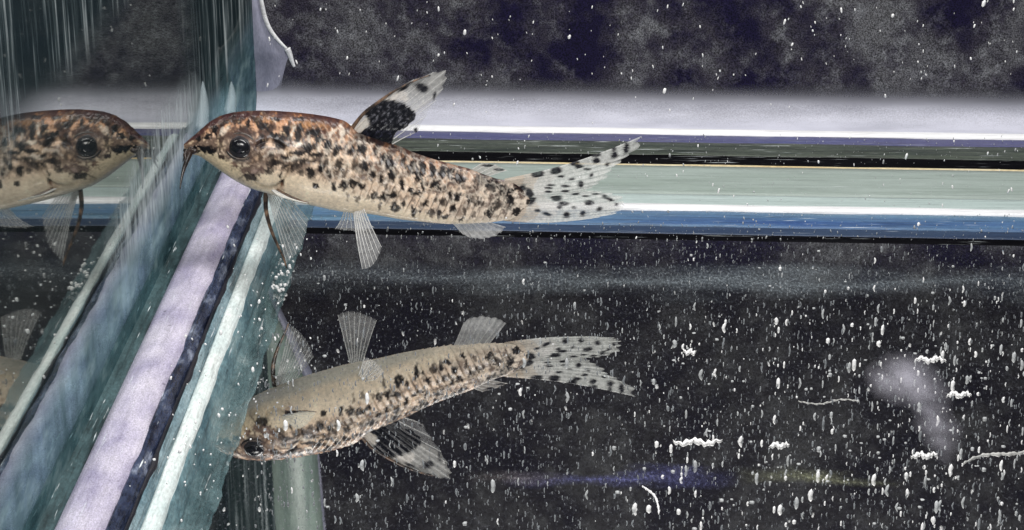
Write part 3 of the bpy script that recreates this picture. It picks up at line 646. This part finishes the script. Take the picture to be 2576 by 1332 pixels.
# pectoral fins with a stout dark spine
qf = on_body(672, 478, False, .45)
fan('pectoral_fin', qf, vec(50, -40, -190), vec(92, -10, -112), 9, root_len=.14, bulge=.10, **dict(build_fin_kw, alpha=.24))
fpart(tube('fin_spine', smooth_pts([qf, qf+vec(-2, -8, -55), qf+vec(14, -22, -115), qf+vec(42, -36, -178), qf+vec(50, -42, -205)], 24), .028, m_spine, taper=lambda t: 1.15-.95*t))
qn = on_body(692, 470, True, .88)
fan('pectoral_fin', qn, vec(84, -34, -20), vec(50, -72, 2), 7, root_len=.08, bulge=.12, **dict(build_fin_kw, alpha=.70, base=(.95, .90, .74)))
fpart(tube('fin_spine', smooth_pts([qn, qn+vec(26, -12, -8), qn+vec(54, -22, -15), qn+vec(84, -34, -20)], 20), .028, m_spine, taper=lambda t: 1.1-.9*t))
# anal fin: folded a little to the far side
ar = [(1135, 556), (1165, 558), (1195, 558), (1225, 556)]; atp = [(1172, 588), (1198, 598), (1228, 597), (1256, 588), (1280, 570)]
def aplace(x, y, t, k): return mp(x, y)-NN*(.24*t)+Vector((0, 0, -.04*t))
build_fin('anal_fin', ar, atp, aplace, 7, base=(.92, .92, .92), alpha=.55, nl=20, ripple=.008)
# adipose fin: short spine and a flap
adr = [z2(*p) for p in ((1120, 765), (1180, 790), (1240, 815))]; adt = [z2(*p) for p in ((1190, 720), (1290, 735), (1370, 772))]
build_fin('adipose_fin', adr, adt, flat, 4, base=(.80, .74, .68), alpha=.6, nl=16, spots=[(*z2(1235, 738), 52*K2, 11*K2), (*z2(1315, 768), 42*K2, 11*K2)], ripple=.006)

# eyes
me_ = NT('eye_iris'); ne = me_.noise(10, 3, .6); me_.link(me_.ramp(ne, [(.42, (.008, .007, .009)), (.60, (.022, .020, .024)), (.78, (.09, .08, .08))]), me_.b.inputs['Base Color']); me_.b.inputs['Roughness'].default_value = .35; me_.b.inputs['Coat Weight'].default_value = .1
mpup = NT('eye_pupil'); mpup.b.inputs['Roughness'].default_value = .22; mpup.link(mpup.ramp(mpup.noise(6), [(.3, (.003, .003, .005)), (.7, (.008, .008, .012))]), mpup.b.inputs['Base Color'])
mrim = NT('eye_rim'); mrim.link(mrim.ramp(mrim.noise(9, 3), [(.45, (.022, .016, .014)), (.8, (.12, .09, .07))]), mrim.b.inputs['Base Color']); mrim.b.inputs['Roughness'].default_value = .35
def dome(name, c, rx, ry, depth, nrm, mat, par=None, n=28):
    v = []; f = []; rings = 12
    uu = (UP-nrm*UP.dot(nrm)).normalized(); aa = nrm.cross(uu).normalized()
    for i in range(rings+1):
        p = math.pi*i/rings; 
        for j in range(n):
            q = 2*math.pi*j/n; v.append(c+aa*math.cos(q)*math.sin(p)*rx+uu*math.sin(q)*math.sin(p)*ry+nrm*math.cos(p)*depth)
    for i in range(rings):
        for j in range(n): f.append((i*n+j, i*n+(j+1) % n, (i+1)*n+(j+1) % n, (i+1)*n+j))
    return fpart(mesh_obj(name, v, f, mat), par)
for sgn in (1, -1):
    w_ = float(np.interp(601, u, hw))*PX
    nrm = (NN*sgn-AX*.28+UP*.08).normalized(); c0 = mp(603, 361)+NN*sgn*(w_*.93)
    e_ = dome('eye', c0, 37*PX, 31*PX, 16*PX, nrm, m_eye if False else me_.m)
    p_ = dome('pupil', c0+nrm*.035, 25*PX, 20*PX, 15*PX, nrm, mpup.m); p_.location = (0, 0, 0); p_.parent = e_
    r_ = []
    uu = (UP-nrm*UP.dot(nrm)).normalized(); aa = nrm.cross(uu)
    ring = [c0+nrm*.015+aa*math.cos(2*math.pi*j/40)*38*PX+uu*math.sin(2*math.pi*j/40)*32*PX for j in range(41)]
    o = tube('eyelid', ring, .016, mrim.m); o.parent = e_
# mouth and barbels
m_barb = NT('barbel_skin'); m_barb.link(m_barb.ramp(m_barb.noise(7, 2), [(.35, (.006, .005, .005)), (.75, (.035, .02, .015))]), m_barb.b.inputs['Base Color']); m_barb.b.inputs['Roughness'].default_value = .35
mouth = [mp(*z1(*p))+NN*d for p, d in (((165, 560), .05), ((215, 570), .12), ((260, 560), .17), ((300, 552), .19))]
fpart(tube('mouth', smooth_pts(mouth, 16), .030, m_barb.m, taper=lambda t: .7+.5*math.sin(math.pi*t)))
for pts, r, sgn in (([(245, 535), (215, 600), (180, 680), (150, 760), (125, 860), (112, 950)], .040, 1), ([(200, 560), (165, 600), (175, 650), (165, 700)], .026, 1), ([(235, 560), (205, 640), (190, 720), (170, 800)], .028, -1), ([(215, 560), (180, 640), (150, 720)], .024, -1)):
    q = [mp(*z1(*p))+NN*(sgn*(.12+.05*i)) for i, p in enumerate(pts)]
    fpart(tube('barbel', smooth_pts(q, 26), r, m_barb.m, taper=lambda t: 1.05-.9*t))

# ================================================================= grit, flecks and debris
def flakes(name, spec, mat):
    """many small rounded crumbs; spec: list of (pos, rx, rz, yaw)"""
    v = []; f = []; k = 6
    for (p, rx, rz, a) in spec:
        rx = min(rx, 6*PX); rz = min(rz, 13*PX)
        b = len(v); tilt = random.uniform(-.35, .35)
        v.append((p[0]+tilt*rz, p[1], p[2]+rz))
        for lv, sc in ((.55, .8), (-.5, .85)):
            for j in range(k):
                q = 2*math.pi*j/k+a; rr = rx*sc*random.uniform(.75, 1.2); v.append((p[0]+math.cos(q)*rr+tilt*rz*lv, p[1]+math.sin(q)*rr, p[2]+rz*(lv+random.uniform(-.12, .12))))
        v.append((p[0]-tilt*rz, p[1], p[2]-rz))
        for j in range(k):
            n = (j+1) % k; f.append((b, b+1+j, b+1+n)); f.append((b+1+j, b+1+k+j, b+1+k+n, b+1+n)); f.append((b+1+2*k, b+1+k+n, b+1+k+j))
    return mesh_obj(name, v, f, mat, smooth=True)
m_fleck = flat_mat('white_fleck', (.98, .98, .98)); m_dim = flat_mat('dull_grit', (.26, .28, .30), .6, .4); m_mid = flat_mat('pale_grit', (.55, .57, .58), .6, .3)
def onfloor(pxlo, pxhi, pylo, pyhi): 
    while True:
        x, y = random.uniform(pxlo, pxhi), random.uniform(pylo, pyhi); p = at_z(x, y)
        lim = at_z(632, 1000).x
        if p.x > lim and p.y < skew(p.x, YF0)-.05: return p, x, y
def density(x, y):
    r = max(0, min(1, (x-1450)/500)); return (.10+.90*r)*(.35+.65*min(1, max(0, (y-700)/200)))
sp = []; mid = []; dim = []
while len(sp) < 330:
    p, x, y = onfloor(640, 2576, 610, 1332)
    if random.random() > density(x, y): continue
    s = random.lognormvariate(-.1, .6)*2.5*PX; h = s*random.uniform(.8, 3.0); sp.append(((p.x, p.y, h*.12), s*.9, h, random.random()*6))
while len(mid) < 650:
    p, x, y = onfloor(640, 2576, 610, 1332)
    if random.random() > density(x, y)+.1: continue
    s = random.lognormvariate(-.1, .6)*2.1*PX; h = s*random.uniform(.6, 3.4); fl_ = random.random() < .22; mid.append(((p.x, p.y, h*.12), s*(2.0 if fl_ else .8), h*(.3 if fl_ else 1), random.random()*6))
while len(dim) < 4200:
    p, x, y = onfloor(640, 2576, 604, 1332)
    s = random.lognormvariate(0, .4)*1.4*PX; h = s*random.uniform(1.2, 3.2); dim.append(((p.x, p.y, h*.12), s*.8, h, random.random()*6))
tag(flakes('floor_grit', dim, m_dim), 'fine dull grey grit scattered thickly over the dark bottom pane', 'grit', kind='stuff')
tag(flakes('pale_grit', mid, m_mid), 'pale grey crumbs strewn over the dark bottom pane', 'grit', kind='stuff')
tag(flakes('white_grit', sp, m_fleck), 'bright white specks strewn over the dark bottom pane', 'grit', kind='stuff')
du = []
for _ in range(1300):
    x = random.uniform(700, 2576); y = random.choice([random.uniform(338, 412), random.uniform(526, 604), random.uniform(526, 604), random.uniform(416, 520)]); p = at_z(x, y)
    s = random.lognormvariate(-.2, .5)*1.3*PX; du.append(((p.x, p.y, s*.5), s, s*random.uniform(.8, 3.0), random.random()*6))
tag(flakes('ledge_dust', du, m_mid), 'fine pale dust settled along the banded glass ledge behind the tail', 'dust', kind='stuff')
# specks drifting in the water in front of the ledge and back pane
dr = []
for _ in range(300):
    x = random.uniform(650, 2576); y = random.choice([random.uniform(0, 200), random.uniform(0, 600), random.uniform(330, 600)]); k = random.uniform(FY+.5, YW-1.2)
    d = pray(x, y); p = CAM+d*(k/d.y)
    if p.z < .2: continue
    s = random.lognormvariate(0, .4)*2.3*PX; dr.append((tuple(p), s*.8, s*random.uniform(.9, 2.2), random.random()*6))
for _ in range(110):                                   # cluster along the left seam
    x = random.gauss(560, 45) if random.random() < .6 else random.uniform(420, 740); y = random.uniform(600, 1332); p = at_z(x-(y-1000)*.40, y, .45)
    if p.x < XW+.1: continue
    s = random.lognormvariate(0, .4)*2.1*PX; dr.append(((p.x, p.y, .5+random.random()*.3), s, s*random.uniform(.8, 1.8), random.random()*6))
for _ in range(26):                                    # bright clump under the far pectoral fin
    x = 712+random.gauss(0, 12); y = random.uniform(655, 735); p = at_z(x-(y-690)*.25, y, .05); s = random.uniform(2.5, 6)*PX; dr.append(((p.x, p.y, .06), s, s, random.random()*6))
tag(flakes('drifting_specks', dr, m_fleck), 'white specks drifting in the water before the back pane and left seam', 'specks', kind='stuff')
# individual larger debris
def crumb(px, py, wx, label, n=14, flatness=.35):
    """one lumpy closed flake, higher in the middle, with a ragged outline"""
    ph = random.random()*50; L = 26; q = [at_z(px+(i/(L-1)-.5)*2*wx, py+4*math.sin(i*.5+ph)+3*math.sin(i*1.7+ph))+Vector((0, 0, .008)) for i in range(L)]
    o = tube('debris_crumb', q, .019*(.7+wx/90), m_fleck, seg=9, taper=lambda t: max(.10, math.sin(math.pi*t)**.5*(.75+.45*math.sin(t*21+ph)*math.sin(t*47+ph*2))))
    tag(o, label, 'debris', 'white crumbs lying on the bottom pane'); return o
crumb(2340, 904, 40, 'elongated white crumb right of centre, lying upper right of the pale smear')
crumb(1755, 1112, 62, 'widest ragged white crumb, lying low right of the tail reflection', 30)
crumb(2412, 992, 32, 'T-shaped white crumb lying directly right of the pale smear')
crumb(2325, 1145, 34, 'white crumb lying just below the lower end of the pale smear')
crumb(1735, 885, 16, 'tiny white crumb lying just right of the reflected tail tips', 7)
crumb(1960, 1120, 26, 'small dim crumb right of the widest ragged crumb', 9)
def strand(name, pts, r, mat, label, z=.002):
    ph = random.random()*30; q = smooth_pts([at_z(x, y)+Vector((0, 0, z)) for x, y in pts], 60)
    q = [p+Vector((0, .035*math.sin(i*.13+ph)+.008*math.sin(i*.9+ph), 0))*(1 if name != 'curved_strand' else .4) for i, p in enumerate(q)]
    o = tube(name, q, r, mat, seg=6, taper=lambda t: (.35+.65*math.sin(math.pi*(.1+.8*t)))*(.75+.4*math.sin(t*31+ph)*math.sin(t*73+ph))); tag(o, label, 'strand'); return o
m_str = flat_mat('pale_strand', (.62, .62, .60), .5, .35)
strand('curved_strand', [(1616, 1222), (1632, 1232), (1648, 1250), (1656, 1275), (1657, 1290)], .013, m_fleck, 'short curved white hair near the bottom edge under the blue streak')
strand('long_strand', [(2425, 1164), (2470, 1150), (2520, 1140), (2576, 1135), (2640, 1136)], .020, m_str, 'long pale strand lying at the lower right edge of the floor')
strand('thin_strand', [(2010, 1012), (2060, 1012), (2110, 1008), (2160, 1008)], .008, m_str, 'thin straight pale strand lying left of the pale smear')
o = tube('dark_hair', smooth_pts([wall_pt(x, y)+Vector((0, -.95, -.02)) for x, y in ((1640, 355), (1650, 340), (1655, 325), (1656, 310))], 12), .008, m_barb.m, seg=5)
tag(o, 'tiny dark hair standing against the bright lavender fillet above the tail', 'hair')
# pale smear: a blob's reflection painted on a sheet over the bottom pane
sm_pts = [(at_z(x, y), g, a) for x, y, g, a in ((2250, 962, .26, .50), (2285, 950, .30, .62), (2320, 985, .26, .42), (2342, 1030, .20, .30), (2358, 1070, .22, .30), (2368, 1110, .18, .24), (2372, 1145, .12, .12))]
cx_ = at_z(2310, 1040); v = []; f = []; cl = []; N_ = 80
for i in range(N_+1):
    for j in range(N_+1):
        x = cx_.x+(i/N_-.5)*3.0; y = cx_.y+(j/N_-.5)*5.0; a = 0
        for q, g, aa in sm_pts: a = max(a, aa*math.exp(-(((x-q.x)/(g*.72))**2+((y-q.y)/(g*1.35))**2)))
        nz = float(fbm(np.array([x*226.0+900]), np.array([y*90.0]), 26, 5)[0]); a *= .28+.8*nz
        v.append((x, y, .006+.05*a)); cl.append((.62, .61, .70, 0 if a < .02 else a))
for i in range(N_):
    for j in range(N_):
        q = i*(N_+1)+j
        if max(cl[q][3], cl[q+1][3], cl[q+N_+1][3], cl[q+N_+2][3]) > 0: f.append((q, q+N_+1, q+N_+2, q+1))
tag(mesh_obj('smear_reflection', v, f, m_smear, cols=cl), 'hazy pale grey comma-shaped reflection painted as a smear on the dark floor at right', 'smear')
